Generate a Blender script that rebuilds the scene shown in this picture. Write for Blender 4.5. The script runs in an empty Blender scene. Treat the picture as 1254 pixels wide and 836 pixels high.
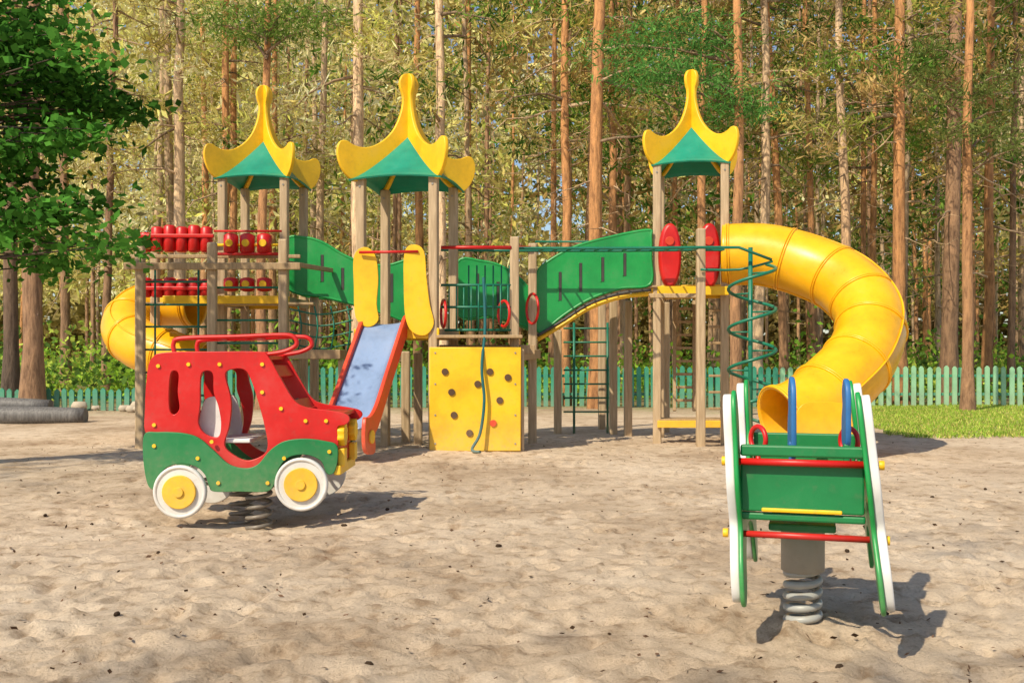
import bpy, math, random
import numpy as np
from mathutils import Vector, Matrix
random.seed(7); rng=np.random.default_rng(11)
scene=bpy.context.scene
F=1219.0; EYE=1.15
def S(u,v,Y):  # photogrammetric survey: bearing (u,v) at real distance Y -> metres
    return Vector(((u-627)/F*Y, Y, EYE-(v-440)/F*Y))
def X_(u,Y): return (u-627)/F*Y
def Z_(v,Y): return EYE-(v-440)/F*Y
# ---------------------------------------------------------------- materials
def new_mat(name):
    m=bpy.data.materials.new(name); m.use_nodes=True
    nt=m.node_tree; b=nt.nodes['Principled BSDF']; return m,nt,b
def N(nt,t,**k):
    n=nt.nodes.new(t)
    for a,b in k.items(): setattr(n,a,b)
    return n
def ramp(nt,stops):
    r=N(nt,'ShaderNodeValToRGB'); e=r.color_ramp.elements
    while len(e)<len(stops): e.new(0.5)
    for i,(p,c) in enumerate(stops): e[i].position=p; e[i].color=(*c,1)
    return r
def paint(name,col,rough=0.42,dirt=0.35,bump=0.06):
    m,nt,b=new_mat(name); L=nt.links
    tc=N(nt,'ShaderNodeTexCoord')
    n1=N(nt,'ShaderNodeTexNoise'); n1.inputs['Scale'].default_value=2.3; n1.inputs['Detail'].default_value=6; n1.inputs['Roughness'].default_value=.65
    n2=N(nt,'ShaderNodeTexNoise'); n2.inputs['Scale'].default_value=28; n2.inputs['Detail'].default_value=4
    L.new(tc.outputs['Object'],n1.inputs['Vector']); L.new(tc.outputs['Object'],n2.inputs['Vector'])
    c=Vector(col)
    r=ramp(nt,[(.3,tuple(c*(1-dirt*.75))),(.55,tuple(c)),(.8,tuple(c*.9+Vector((.05,.045,.04))))])
    L.new(n1.outputs['Fac'],r.inputs['Fac'])
    mx=N(nt,'ShaderNodeMixRGB',blend_type='MIX'); 
    r2=ramp(nt,[(.58,(0,0,0)),(.75,(1,1,1))]); L.new(n2.outputs['Fac'],r2.inputs['Fac'])
    mu=N(nt,'ShaderNodeMath',operation='MULTIPLY'); mu.inputs[1].default_value=dirt; L.new(r2.outputs['Color'],mu.inputs[0])
    L.new(mu.outputs[0],mx.inputs['Fac']); L.new(r.outputs['Color'],mx.inputs['Color1']); mx.inputs['Color2'].default_value=(*(c*.55+Vector((.07,.055,.04))),1)
    g=N(nt,'ShaderNodeNewGeometry'); sp=N(nt,'ShaderNodeSeparateXYZ'); L.new(g.outputs['Position'],sp.inputs[0])
    md=N(nt,'ShaderNodeMapRange'); md.inputs['From Min'].default_value=.55; md.inputs['From Max'].default_value=0; md.inputs['To Min'].default_value=0; md.inputs['To Max'].default_value=.5; L.new(sp.outputs['Z'],md.inputs['Value'])
    mm=N(nt,'ShaderNodeMath',operation='MULTIPLY'); L.new(md.outputs[0],mm.inputs[0]); L.new(n2.outputs['Fac'],mm.inputs[1])
    m2=N(nt,'ShaderNodeMixRGB'); L.new(mm.outputs[0],m2.inputs['Fac']); L.new(mx.outputs['Color'],m2.inputs['Color1']); m2.inputs['Color2'].default_value=(.5,.4,.28,1)
    L.new(m2.outputs['Color'],b.inputs['Base Color'])
    rr=N(nt,'ShaderNodeMapRange'); rr.inputs['To Min'].default_value=rough-.14; rr.inputs['To Max'].default_value=rough+.22
    L.new(n1.outputs['Fac'],rr.inputs['Value']); L.new(rr.outputs[0],b.inputs['Roughness'])
    bp=N(nt,'ShaderNodeBump'); bp.inputs['Strength'].default_value=bump; bp.inputs['Distance'].default_value=.01
    L.new(n2.outputs['Fac'],bp.inputs['Height']); L.new(bp.outputs[0],b.inputs['Normal'])
    return m
def wood(name,c1,c2):
    m,nt,b=new_mat(name); L=nt.links
    tc=N(nt,'ShaderNodeTexCoord'); mp=N(nt,'ShaderNodeMapping'); mp.inputs['Scale'].default_value=(14,14,1.2)
    n=N(nt,'ShaderNodeTexNoise'); n.inputs['Scale'].default_value=2.5; n.inputs['Detail'].default_value=8; n.inputs['Distortion'].default_value=.4
    L.new(tc.outputs['Object'],mp.inputs[0]); L.new(mp.outputs[0],n.inputs['Vector'])
    r=ramp(nt,[(.3,c1),(.7,c2)]); L.new(n.outputs['Fac'],r.inputs['Fac']); L.new(r.outputs['Color'],b.inputs['Base Color'])
    b.inputs['Roughness'].default_value=.6
    bp=N(nt,'ShaderNodeBump'); bp.inputs['Strength'].default_value=.3; bp.inputs['Distance'].default_value=.01
    L.new(n.outputs['Fac'],bp.inputs['Height']); L.new(bp.outputs[0],b.inputs['Normal'])
    return m
YEL=paint('yellow_paint',(.93,.55,.010)); YELT=paint('yellow_plastic',(.93,.48,.008),.3,.3)
GRN=paint('green_paint',(.006,.20,.055)); GRN2=paint('green_panel_plastic',(.01,.31,.065),.34); TEAL=paint('teal_tube_paint',(.004,.17,.10),.35)
RGRN=paint('roof_green_paint',(.004,.27,.17),.4)
RED=paint('red_paint',(.60,.010,.008),.36); SRED=paint('slide_red',(.75,.06,.015))
WHT=paint('white_paint',(.74,.74,.72),.4,.25); BLU=paint('blue_paint',(.03,.16,.42))
POST=wood('painted_timber',(.36,.255,.145),(.55,.415,.255)); PLANK=wood('plank_timber',(.30,.20,.10),(.46,.32,.17))
GRY=paint('grey_steel',(.30,.29,.26),.45,.4); DRK=paint('dark_steel',(.05,.045,.04),.5,.4); SPD=paint('spring_dark_steel',(.12,.11,.10),.4,.4)
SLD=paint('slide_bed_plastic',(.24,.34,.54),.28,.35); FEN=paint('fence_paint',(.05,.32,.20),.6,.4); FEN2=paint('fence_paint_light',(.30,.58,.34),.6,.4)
HOLE=paint('hold_brown',(.10,.05,.02),.6); LOGM=wood('weathered_log',(.08,.075,.07),(.19,.18,.17)); ROPE=paint('rope_teal',(.01,.12,.13),.8)
STONE=paint('pale_stone',(.5,.43,.33),.85,.4,.4); SPST=paint('spring_steel',(.33,.36,.36),.35,.4)
def vcol(name,transl=.35,rough=.6):
    m,nt,b=new_mat(name); L=nt.links
    a=N(nt,'ShaderNodeAttribute'); a.attribute_name='col'
    d=N(nt,'ShaderNodeBsdfDiffuse'); t=N(nt,'ShaderNodeBsdfTranslucent'); mx=N(nt,'ShaderNodeMixShader'); mx.inputs[0].default_value=transl
    L.new(a.outputs['Color'],d.inputs['Color']); L.new(a.outputs['Color'],t.inputs['Color'])
    L.new(d.outputs[0],mx.inputs[1]); L.new(t.outputs[0],mx.inputs[2])
    L.new(mx.outputs[0],nt.nodes['Material Output'].inputs['Surface']); return m
LEAF=vcol('foliage',.42)
def barkmat():
    m,nt,b=new_mat('pine_bark'); L=nt.links
    g=N(nt,'ShaderNodeNewGeometry'); mp=N(nt,'ShaderNodeMapping'); mp.inputs['Scale'].default_value=(5,5,1.1)
    L.new(g.outputs['Position'],mp.inputs[0])
    n=N(nt,'ShaderNodeTexNoise'); n.inputs['Scale'].default_value=2.2; n.inputs['Detail'].default_value=7; n.inputs['Roughness'].default_value=.7; L.new(mp.outputs[0],n.inputs['Vector'])
    a=N(nt,'ShaderNodeAttribute'); a.attribute_name='col'
    r=ramp(nt,[(.3,(.30,.25,.24)),(.5,(.85,.83,.82)),(.72,(1.35,1.28,1.2))]); L.new(n.outputs['Fac'],r.inputs['Fac'])
    mx=N(nt,'ShaderNodeMixRGB',blend_type='MULTIPLY'); mx.inputs['Fac'].default_value=1
    L.new(a.outputs['Color'],mx.inputs['Color1']); L.new(r.outputs['Color'],mx.inputs['Color2'])
    L.new(mx.outputs[0],b.inputs['Base Color']); b.inputs['Roughness'].default_value=.9
    bp=N(nt,'ShaderNodeBump'); bp.inputs['Strength'].default_value=.8; bp.inputs['Distance'].default_value=.08
    L.new(n.outputs['Fac'],bp.inputs['Height']); L.new(bp.outputs[0],b.inputs['Normal']); return m
BARK=barkmat()
# ---------------------------------------------------------------- helpers
def empty(name,loc):
    e=bpy.data.objects.new(name,None); e.location=loc; e.empty_display_size=.2; scene.collection.objects.link(e); return e
def link(o,parent=None):
    scene.collection.objects.link(o)
    if parent is not None:
        o.parent=parent; o.matrix_parent_inverse=Matrix.Translation(-Vector(parent.location))
    return o
def box(name,c,size,mat,parent,rotz=0,bev=.008,rot=None):
    hx,hy,hz=[s/2 for s in size]
    vs=[(x,y,z) for x in(-hx,hx) for y in(-hy,hy) for z in(-hz,hz)]
    fs=[(0,1,3,2),(4,6,7,5),(0,4,5,1),(2,3,7,6),(0,2,6,4),(1,5,7,3)]
    me=bpy.data.meshes.new(name); me.from_pydata(vs,[],fs); me.materials.append(mat)
    o=bpy.data.objects.new(name,me); o.location=c
    o.rotation_euler=rot if rot else (0,0,rotz)
    link(o,parent)
    b=o.modifiers.new('b','BEVEL'); b.width=min(bev,min(size)*.3); b.segments=2
    for p in me.polygons: p.use_smooth=False
    return o
def tubearr(pts,rad,seg=10,closed=False):
    P=np.array([tuple(p) for p in pts],float); n=len(P)
    if np.isscalar(rad): R=np.full(n,rad,float)
    else:
        R=np.array(rad,float)
        if len(R)!=n: R=np.interp(np.linspace(0,1,n),np.linspace(0,1,len(R)),R)
    T=np.zeros_like(P)
    if closed: T=np.roll(P,-1,0)-np.roll(P,1,0)
    else:
        T[1:-1]=P[2:]-P[:-2]; T[0]=P[1]-P[0]; T[-1]=P[-1]-P[-2]
    T/=np.linalg.norm(T,axis=1)[:,None]+1e-9
    a=np.array([0,0,1.]) if abs(T[0][2])<.9 else np.array([1.,0,0])
    u=np.cross(T[0],a); u/=np.linalg.norm(u)
    V=[];ang=np.arange(seg)/seg*2*math.pi
    for i in range(n):
        u=u-T[i]*np.dot(u,T[i]); u/=np.linalg.norm(u)+1e-9; w=np.cross(T[i],u)
        V.append(P[i]+R[i]*(np.cos(ang)[:,None]*u+np.sin(ang)[:,None]*w))
    V=np.concatenate(V)
    m=n if closed else n-1
    i=np.repeat(np.arange(m),seg); j=np.tile(np.arange(seg),m)
    i2=(i+1)%n; j2=(j+1)%seg
    Fc=np.stack([i*seg+j,i*seg+j2,i2*seg+j2,i2*seg+j],1)
    return V,Fc
def crom(pts,k=8,closed=False):
    P=[Vector(p) for p in pts]; n=len(P); out=[]
    rngi=range(n) if closed else range(n-1)
    for i in rngi:
        p0=P[(i-1)%n] if closed or i>0 else P[0]; p1=P[i]; p2=P[(i+1)%n]
        p3=P[(i+2)%n] if closed or i+2<n else P[-1]
        for s in range(k):
            t=s/k
            out.append(.5*((2*p1)+(p2-p0)*t+(2*p0-5*p1+4*p2-p3)*t*t+(3*p1-p0-3*p2+p3)*t**3))
    if not closed: out.append(P[-1])
    return out
def tube(name,pts,rad,mat,parent,seg=10,closed=False,smooth=0,cap=True):
    if smooth: pts=crom(pts,smooth,closed)
    V,Fc=tubearr(pts,rad,seg,closed)
    me=bpy.data.meshes.new(name); f=[tuple(int(q) for q in x) for x in Fc]
    nside=len(f)
    if cap and not closed:
        f.append(tuple(range(seg))[::-1]); n=len(V); f.append(tuple(range(n-seg,n)))
    me.from_pydata([tuple(v) for v in V],[],f); me.materials.append(mat)
    for i,p in enumerate(me.polygons): p.use_smooth=i<nside
    return link(bpy.data.objects.new(name,me),parent)
def ring(name,c,R,r,normal,mat,parent,seg=28):
    nrm=Vector(normal).normalized(); a=nrm.orthogonal().normalized(); b=nrm.cross(a)
    pts=[Vector(c)+R*(math.cos(t)*a+math.sin(t)*b) for t in [i/seg*2*math.pi for i in range(seg)]]
    return tube(name,pts,r,mat,parent,8,True)
def disc(name,c,R,thick,normal,mat,parent,seg=32):
    n=Vector(normal).normalized()*thick/2; c=Vector(c)
    return tube(name,[c-n,c-n*.9,c+n*.9,c+n],[R*.96,R,R,R*.96],mat,parent,seg)
def plate(name,loops,thick,mat,parent,frame,smooth=5,bev=.004,base=True):
    cu=bpy.data.curves.new(name,'CURVE'); cu.dimensions='2D'; cu.fill_mode='BOTH'; cu.extrude=thick/2-bev; cu.bevel_depth=bev; cu.bevel_resolution=1
    for lp in loops:
        pts=[Vector((p[0],p[1],0)) for p in lp]
        if smooth: pts=crom(pts,smooth,True)
        s=cu.splines.new('POLY'); s.points.add(len(pts)-1)
        for i,p in enumerate(pts): s.points[i].co=(p.x,p.y,0,1)
        s.use_cyclic_u=True
    t=bpy.data.objects.new(name+'_t',cu); scene.collection.objects.link(t)
    dg=bpy.context.evaluated_depsgraph_get(); dg.update()
    me=bpy.data.meshes.new_from_object(t.evaluated_get(dg)); bpy.data.objects.remove(t)
    me.transform(frame); me.materials.clear(); me.materials.append(mat); me.name=name
    return link(bpy.data.objects.new(name,me),parent)
def fXZ(Y): return Matrix.Translation((0,Y,0))@Matrix.Rotation(math.pi/2,4,'X')
def L2(pts,Y): return [(X_(u,Y),Z_(v,Y)) for u,v in pts]
def oval(cx,cz,rx,rz,n=14): return [(cx+rx*math.cos(i/n*6.2832),cz+rz*math.sin(i/n*6.2832)) for i in range(n)]
class MB:
    def __init__(s): s.v=[];s.f=[];s.m=[];s.c=[];s.n=0
    def add(s,V,Fc,mi,col):
        V=np.asarray(V);s.v.append(V);s.f.append(Fc+s.n);s.n+=len(V);s.m.append(np.full(len(Fc),mi))
        col=np.asarray(col,float)
        if col.ndim==1: col=np.tile(col,(len(V),1))
        s.c.append(col)
    def obj(s,name,mats,parent=None,smooth0=True):
        V=np.concatenate(s.v);Fc=np.concatenate(s.f);M=np.concatenate(s.m);C=np.clip(np.concatenate(s.c),0,.95)
        me=bpy.data.meshes.new(name); me.vertices.add(len(V)); me.vertices.foreach_set('co',V.astype(np.float32).ravel())
        me.loops.add(len(Fc)*4); me.loops.foreach_set('vertex_index',Fc.astype(np.int32).ravel())
        me.polygons.add(len(Fc)); me.polygons.foreach_set('loop_start',np.arange(len(Fc),dtype=np.int32)*4)
        me.polygons.foreach_set('loop_total',np.full(len(Fc),4,dtype=np.int32))
        me.polygons.foreach_set('material_index',M.astype(np.int32)); me.polygons.foreach_set('use_smooth',(M==0) if smooth0 else np.zeros(len(Fc),bool))
        for m in mats: me.materials.append(m)
        a=me.color_attributes.new('col','FLOAT_COLOR','POINT'); a.data.foreach_set('color',np.concatenate([C,np.ones((len(C),1))],1).astype(np.float32).ravel())
        me.update(calc_edges=True)
        return link(bpy.data.objects.new(name,me),parent)
def leaves(C,ln,wd,r,flat=0.0,dirs=None):
    n=len(C); d=r.normal(size=(n,3))
    if dirs is not None: d=d*.5+dirs
    d[:,2]*=(1-flat); d/=np.linalg.norm(d,axis=1)[:,None]
    w=np.cross(d,r.normal(size=(n,3))); 
    if flat>0: w[:,2]*=(1-flat)
    w/=np.linalg.norm(w,axis=1)[:,None]
    l=(ln*(.6+.8*r.random(n)))[:,None]; ww=(wd*(.6+.8*r.random(n)))[:,None]
    V=np.stack([C-d*l/2,C+w*ww/2,C+d*l/2,C-w*ww/2],1).reshape(-1,3)
    return V,np.arange(n*4).reshape(n,4)
# ---------------------------------------------------------------- world, sun, camera
SUN=Vector((-.46,-.56,.74)).normalized()
el=math.asin(SUN.z)
w=bpy.data.worlds.new('World'); scene.world=w; w.use_nodes=True; nt=w.node_tree
sk=nt.nodes.new('ShaderNodeTexSky'); sk.sky_type='NISHITA'; sk.sun_disc=False; sk.sun_elevation=el; sk.sun_rotation=math.atan2(SUN.x,SUN.y)%(2*math.pi)
bg=nt.nodes['Background']; bg.inputs['Strength'].default_value=.14; nt.links.new(sk.outputs[0],bg.inputs['Color'])
sl=bpy.data.lights.new('sun','SUN'); sl.energy=5.0; sl.angle=math.radians(.6); sl.color=(1,.88,.68)
so=bpy.data.objects.new('sun',sl); so.rotation_euler=(-SUN).to_track_quat('-Z','Y').to_euler(); so.location=(-10,-10,20); scene.collection.objects.link(so)
cam=bpy.data.cameras.new('camera'); cam.lens=35; cam.sensor_width=36; cam.shift_y=22/1254; cam.clip_end=600
co=bpy.data.objects.new('camera',cam); co.location=(0,0,EYE); co.rotation_euler=(math.pi/2,0,0); scene.collection.objects.link(co); scene.camera=co
scene.view_settings.view_transform='Standard'
# ---------------------------------------------------------------- ground
def vnoise(x,y,s,seed):
    r=np.random.default_rng(seed); G=r.random((256,256))
    X=x/s+100;Y=y/s+100; xi=np.floor(X).astype(int);yi=np.floor(Y).astype(int);fx=X-xi;fy=Y-yi
    fx=fx*fx*(3-2*fx);fy=fy*fy*(3-2*fy); g=lambda a,b:G[a%256,b%256]
    return (g(xi,yi)*(1-fx)+g(xi+1,yi)*fx)*(1-fy)+(g(xi,yi+1)*(1-fx)+g(xi+1,yi+1)*fx)*fy-.5
def gz(x,y):
    z=.05*vnoise(x,y,2.3,1)+.03*vnoise(x,y,.8,2)
    for (a,b,rr,h) in [(1.30,4.22,.30,.05),(-1.9,7.35,.75,-.09),(-1.3,12.4,.5,.05),(0,12.4,.5,.03)]:
        z=z+h*np.exp(-((x-a)**2+(y-b)**2)/(rr*rr))
    return z
xs=np.concatenate([[-220,-150,-100,-70,-50,-36,-26,-19,-14],np.arange(-10,-4.6,.08),np.arange(-4.6,4.6,.024),np.arange(4.6,10,.08),[14,19,26,36,50,70,100,150,220]])
ys=np.concatenate([[-60,-30,-12,-5,0,2],np.arange(3,8,.024),np.arange(8,15,.06),np.arange(15,26,.3),[30,36,45,60,80,110,160,240,400]])
GX,GY=np.meshgrid(xs,ys); GZ=gz(GX,GY); fine=(GX>-9)&(GX<9)&(GY>2.5)&(GY<15)
GZ+=np.where(fine,.014*vnoise(GX,GY,.23,3)+.010*vnoise(GX,GY,.08,4)+.006*vnoise(GX,GY,.035,5),0)
for k in range(3900):
    cy=3+12*random.random()**1.3; cx=random.uniform(-.58,.58)*cy; a=random.uniform(0,3.14); ra=random.uniform(.04,.13); rb=ra*random.uniform(.3,.7); dp=random.uniform(.004,.019)
    i0,i1=np.searchsorted(xs,[cx-.35,cx+.35]); j0,j1=np.searchsorted(ys,[cy-.35,cy+.35])
    x=GX[j0:j1,i0:i1]-cx;y=GY[j0:j1,i0:i1]-cy; p=(x*math.cos(a)+y*math.sin(a))/ra;q=(-x*math.sin(a)+y*math.cos(a))/rb; d=p*p+q*q
    GZ[j0:j1,i0:i1]+=-dp*np.exp(-d*d)+dp*.4*np.exp(-(np.sqrt(d)-1.35)**2*7)
mb=MB(); nx=len(xs);ny=len(ys)
jj,ii=np.meshgrid(np.arange(ny-1),np.arange(nx-1),indexing='ij'); jj=jj.ravel();ii=ii.ravel()
mb.add(np.stack([GX.ravel(),GY.ravel(),GZ.ravel()],1),np.stack([jj*nx+ii,jj*nx+ii+1,(jj+1)*nx+ii+1,(jj+1)*nx+ii],1),0,(1,1,1))
m,nt,b=new_mat('sand_and_forest_floor'); L=nt.links
g=N(nt,'ShaderNodeNewGeometry')
def noise(sc,det=8,ro=.6):
    n=N(nt,'ShaderNodeTexNoise'); n.inputs['Scale'].default_value=sc; n.inputs['Detail'].default_value=det; n.inputs['Roughness'].default_value=ro; L.new(g.outputs['Position'],n.inputs['Vector']); return n
n1=noise(.55,6); n2=noise(6,9,.7); n3=noise(60,7,.8)
r1=ramp(nt,[(.36,(.47,.355,.245)),(.5,(.65,.52,.38)),(.64,(.75,.62,.47))]); L.new(n1.outputs['Fac'],r1.inputs['Fac'])
r2=ramp(nt,[(.36,(.64,.57,.50)),(.48,(.97,.95,.92)),(.7,(1.08,1.08,1.08))]); L.new(n2.outputs['Fac'],r2.inputs['Fac'])
r3=ramp(nt,[(.32,(.5,.45,.4)),(.44,(.95,.95,.95)),(.7,(1.15,1.15,1.15))]); L.new(n3.outputs['Fac'],r3.inputs['Fac'])
m1=N(nt,'ShaderNodeMixRGB',blend_type='MULTIPLY'); m1.inputs[0].default_value=1; L.new(r1.outputs[0],m1.inputs[1]); L.new(r2.outputs[0],m1.inputs[2])
m2=N(nt,'ShaderNodeMixRGB',blend_type='MULTIPLY'); m2.inputs[0].default_value=.8; L.new(m1.outputs[0],m2.inputs[1]); L.new(r3.outputs[0],m2.inputs[2])
nf=noise(1.1,6); rf=ramp(nt,[(.35,(.12,.09,.04)),(.5,(.28,.22,.11)),(.62,(.14,.20,.03)),(.75,(.38,.33,.16))]); L.new(nf.outputs['Fac'],rf.inputs['Fac'])
sp=N(nt,'ShaderNodeSeparateXYZ'); L.new(g.outputs['Position'],sp.inputs[0])
nm=N(nt,'ShaderNodeMath',operation='MULTIPLY_ADD'); L.new(n1.outputs['Fac'],nm.inputs[0]); nm.inputs[1].default_value=6; L.new(sp.outputs['Y'],nm.inputs[2])
mr=N(nt,'ShaderNodeMapRange'); mr.inputs['From Min'].default_value=23; mr.inputs['From Max'].default_value=28; L.new(nm.outputs[0],mr.inputs['Value'])
m3=N(nt,'ShaderNodeMixRGB'); L.new(mr.outputs[0],m3.inputs[0]); L.new(m2.outputs[0],m3.inputs[1]); L.new(rf.outputs[0],m3.inputs[2])
L.new(m3.outputs[0],b.inputs['Base Color']); b.inputs['Roughness'].default_value=.95; b.inputs['Specular IOR Level'].default_value=.15
ad=N(nt,'ShaderNodeMath',operation='MULTIPLY_ADD'); L.new(n3.outputs['Fac'],ad.inputs[0]); ad.inputs[1].default_value=.5; L.new(n2.outputs['Fac'],ad.inputs[2])
bp=N(nt,'ShaderNodeBump'); bp.inputs['Strength'].default_value=.8; bp.inputs['Distance'].default_value=.045; L.new(ad.outputs[0],bp.inputs['Height']); L.new(bp.outputs[0],b.inputs['Normal'])
mb.obj('ground',[m])
# debris: cones, bark chips
mb=MB(); n=900; cy=3.2+11*rng.random(n)**1.2; cx=(rng.random(n)-.5)*1.1*cy; C=np.stack([cx,cy,gz(cx,cy)+.008],1)
V,Fc=leaves(C,.028,.016,rng,.6); cc=np.repeat(np.array([[.09,.055,.035]])*(.5+2.5*rng.random((n,1))),4,0); mb.add(V,Fc,1,cc)
for k in range(16):
    y=random.uniform(3.6,9); x=random.uniform(-.5,.5)*y; z=float(gz(x,y))+.008; a=random.uniform(0,6.28); d=Vector((math.cos(a),math.sin(a),0))*random.uniform(.012,.024)
    c=Vector((x,y,z)); V,Fc=tubearr([c-d,c-d*.5,c+d*.4,c+d],[.004,.012,.011,.003],7); mb.add(V,Fc,1,(.09,.06,.04))
mb.obj('pine_cone_litter',[BARK,LEAF])
# ---------------------------------------------------------------- towers
def tower(cx,cy,side,rot,ztop,zroof,deckz,scale=1.0,name='playground_tower'):
    E=empty(name,(cx,cy,0)); R=Matrix.Translation((cx,cy,0))@Matrix.Rotation(rot,4,'Z'); h=side/2
    for i,(a,c) in enumerate([(-h,-h),(h,-h),(h,h),(-h,h)]):
        p=R@Vector((a,c,0)); box(f'post_{i+1}',(p.x,p.y,(ztop-.3)/2),(.115,.115,ztop+.3),POST,E,rot,.02)
        for z in (deckz+.02,ztop-.12):
            q=R@Vector((a,c-.06,z)); disc('bolt',q,.014,.012,(0,1,0),GRY,E,8)
    if deckz:
        for k in range(7):
            p=R@Vector((0,-h+.07+k*(side-.14)/6,deckz)); box(f'deck_plank_{k+1}',p,(side+.02,.125,.04),PLANK,E,rot)
        for s in(-1,1):
            p=R@Vector((0,s*(h+.03),deckz-.03)); box('deck_edge',p,(side+.16,.04,.13),YEL,E,rot)
            p=R@Vector((s*(h+.055),0,deckz-.033)); box('deck_side',p,(.04,side+.06,.12),POST,E,rot)
    half=[(0,1.47),(.08,1.45),(.125,1.37),(.12,1.28),(.085,1.18),(.085,1.06),(.115,.93),(.17,.79),(.25,.66),(.37,.54),(.52,.45),(.66,.42),(.78,.44),(.87,.48),(.95,.46),(.985,.34),(.95,.18),(.86,.05),(.74,-.01),(.60,.05),(.42,.20),(.2,.40)]
    pts=[(r*scale,z*.97) for r,z in half]; full=pts+[(-r,z) for r,z in pts[::-1][:-1]]
    for k,ang in enumerate((math.pi/4,-math.pi/4)):
        fr=Matrix.Translation((cx,cy,zroof))@Matrix.Rotation(rot+ang,4,'Z')@Matrix.Rotation(math.pi/2,4,'X')
        plate(f'roof_fin_{k+1}',[full],.05,YEL,E,fr,4,.008)
    V=[];Fc=[];lv=9
    for i in range(lv+1):
        t=i/lv; r=(.84*(1-t)+ .0)*scale; z=.66*(t**1.25)
        for q in range(4):
            for s in range(6):
                a0=Vector((math.cos(math.pi/4+q*math.pi/2),math.sin(math.pi/4+q*math.pi/2),0)); a1=Vector((-a0.y,a0.x,0))
                p=(a0*(1-s/6)+a1*(s/6))*max(r,.002); sag=.07*math.sin(math.pi*s/6)*(1-t)
                pw=R@Vector((p.x,p.y,0)); V.append((pw.x,pw.y,zroof+z+sag*.6))
    for i in range(lv):
        for j in range(24): Fc.append((i*24+j,i*24+(j+1)%24,(i+1)*24+(j+1)%24,(i+1)*24+j))
    me=bpy.data.meshes.new('roof_panels'); me.from_pydata(V,[],Fc); me.materials.append(RGRN); o=link(bpy.data.objects.new('roof_panels',me),E)
    sm=o.modifiers.new('s','SOLIDIFY'); sm.thickness=.02
    return E
TA=tower(-3.61,14.5,.90,-.09,3.72,3.70,2.0,.92)
TB=tower(-1.33,12.8,.94,-.20,3.42,3.38,1.5,1.0)
TC=tower(2.56,14.2,.92,-.20,3.86,3.84,2.14,.91)
def post(u,vt,Y,E,name='post',w=.115,cap=True,vb=None):
    zt=Z_(vt,Y); zb=-.3 if vb is None else Z_(vb,Y)
    box(name,(X_(u,Y),Y,(zt+zb)/2),(w,w,zt-zb),POST,E,0,.02)
def beam(u0,u1,v,Y,E,mat,h=.08,d=.08,name='beam',v1=None,Y1=None):
    Y1=Y if Y1 is None else Y1; v1=v if v1 is None else v1
    a=S(u0,v,Y); b=S(u1,v1,Y1); c=(a+b)/2; dd=b-a
    o=box(name,c,(dd.length,d,h),mat,E); o.rotation_euler=dd.to_track_quat('X','Z').to_euler(); return o
def bar(pts,E,mat=TEAL,r=.017,name='rail',sm=0): return tube(name,[S(*p) for p in pts],r,mat,E,8,False,sm)
# --- tower A surroundings: left play deck
E=empty('wooden_play_deck',(X_(260,13),13,0))
for u,vt,Y in [(172,300,13.0),(260,297,13.0),(347,293,13.0),(385,306,14.4),(190,303,14.6)]: post(u,vt,Y,E)
beam(152,368,326,12.92,E,PLANK,.09,.06); beam(160,368,314,13.7,E,PLANK,.05,.05,'back_rail'); beam(352,406,322,13.0,E,PLANK,.06,.06,'side_rail',331,14.2)
beam(155,184,327,13.1,E,PLANK,.05,.05,'side_rail')
beam(200,345,367,13.5,E,YEL,.11,.06,'yellow_deck_edge')
for k in range(8): beam(176,385,372,13.55+k*.13,E,PLANK,.035,.12,'deck_plank')
for k,v in enumerate([345,373,400,428,456,484,512]): bar([(176,v,13.03),(258,v,13.03)],E,TEAL,.014,'ladder_rung')
for k,v in enumerate([352,392,420,448]): bar([(262,v,13.03),(345,v,13.03)],E,TEAL,.014,'side_bar')
for u in (190,243): bar([(u,330,13.08),(u,545,13.08)],E,TEAL,.014,'ladder_side')
beam(348,424,434,13.2,E,PLANK,.12,.9,'lower_platform'); post(420,440,12.9,E); post(362,440,13.7,E)
for k,u in enumerate([365,385,405,425]): bar([(u,375,13.4),(u+4,400,13.3),(u,430,13.3)],E,TEAL,.011,'net_rope',4)
for k,v in enumerate([378,392,406,420]): bar([(355,v,13.4),(392,v+7,13.35),(432,v,13.3)],E,TEAL,.011,'net_rope',4)
for row,(v0,v1) in enumerate([(276,309),(340,364)]):
    for k in range(6):
        u=178+k*15; vv=v0+(9 if (k<1 and row==0) else (2 if k%2 else 0)); p=S(u,v1,14.0); q=S(u,vv,14.0)
        tube('red_drum',[p,p+(q-p)*.06,p+(q-p)*.94,q],[.06,.085,.085,.06],RED,E,14)
    beam(170,262,v0+13,13.93,E,RED,.05,.05,'drum_axle')
for row,(v0,v1) in enumerate([(286,311),(340,357)]):
    for k,u in enumerate((283,303,324)):
        p=S(u,v1,13.6);q=S(u,v0,13.6)
        tube('play_cylinder',[p,p+(q-p)*.1,p+(q-p)*.9,q],[.05,.1,.1,.05],RED,E,14)
        disc('yellow_dot',(p+q)/2+Vector((0,-.1,0)),.05,.03,(0,1,0),YEL,E,16)
bar([(262,300,13.6),(345,300,13.6)],E,YEL,.02,'cylinder_axle'); bar([(262,311,13.55),(345,311,13.55)],E,RED,.02); bar([(262,283,13.6),(345,283,13.6)],E,RED,.015)
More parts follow.
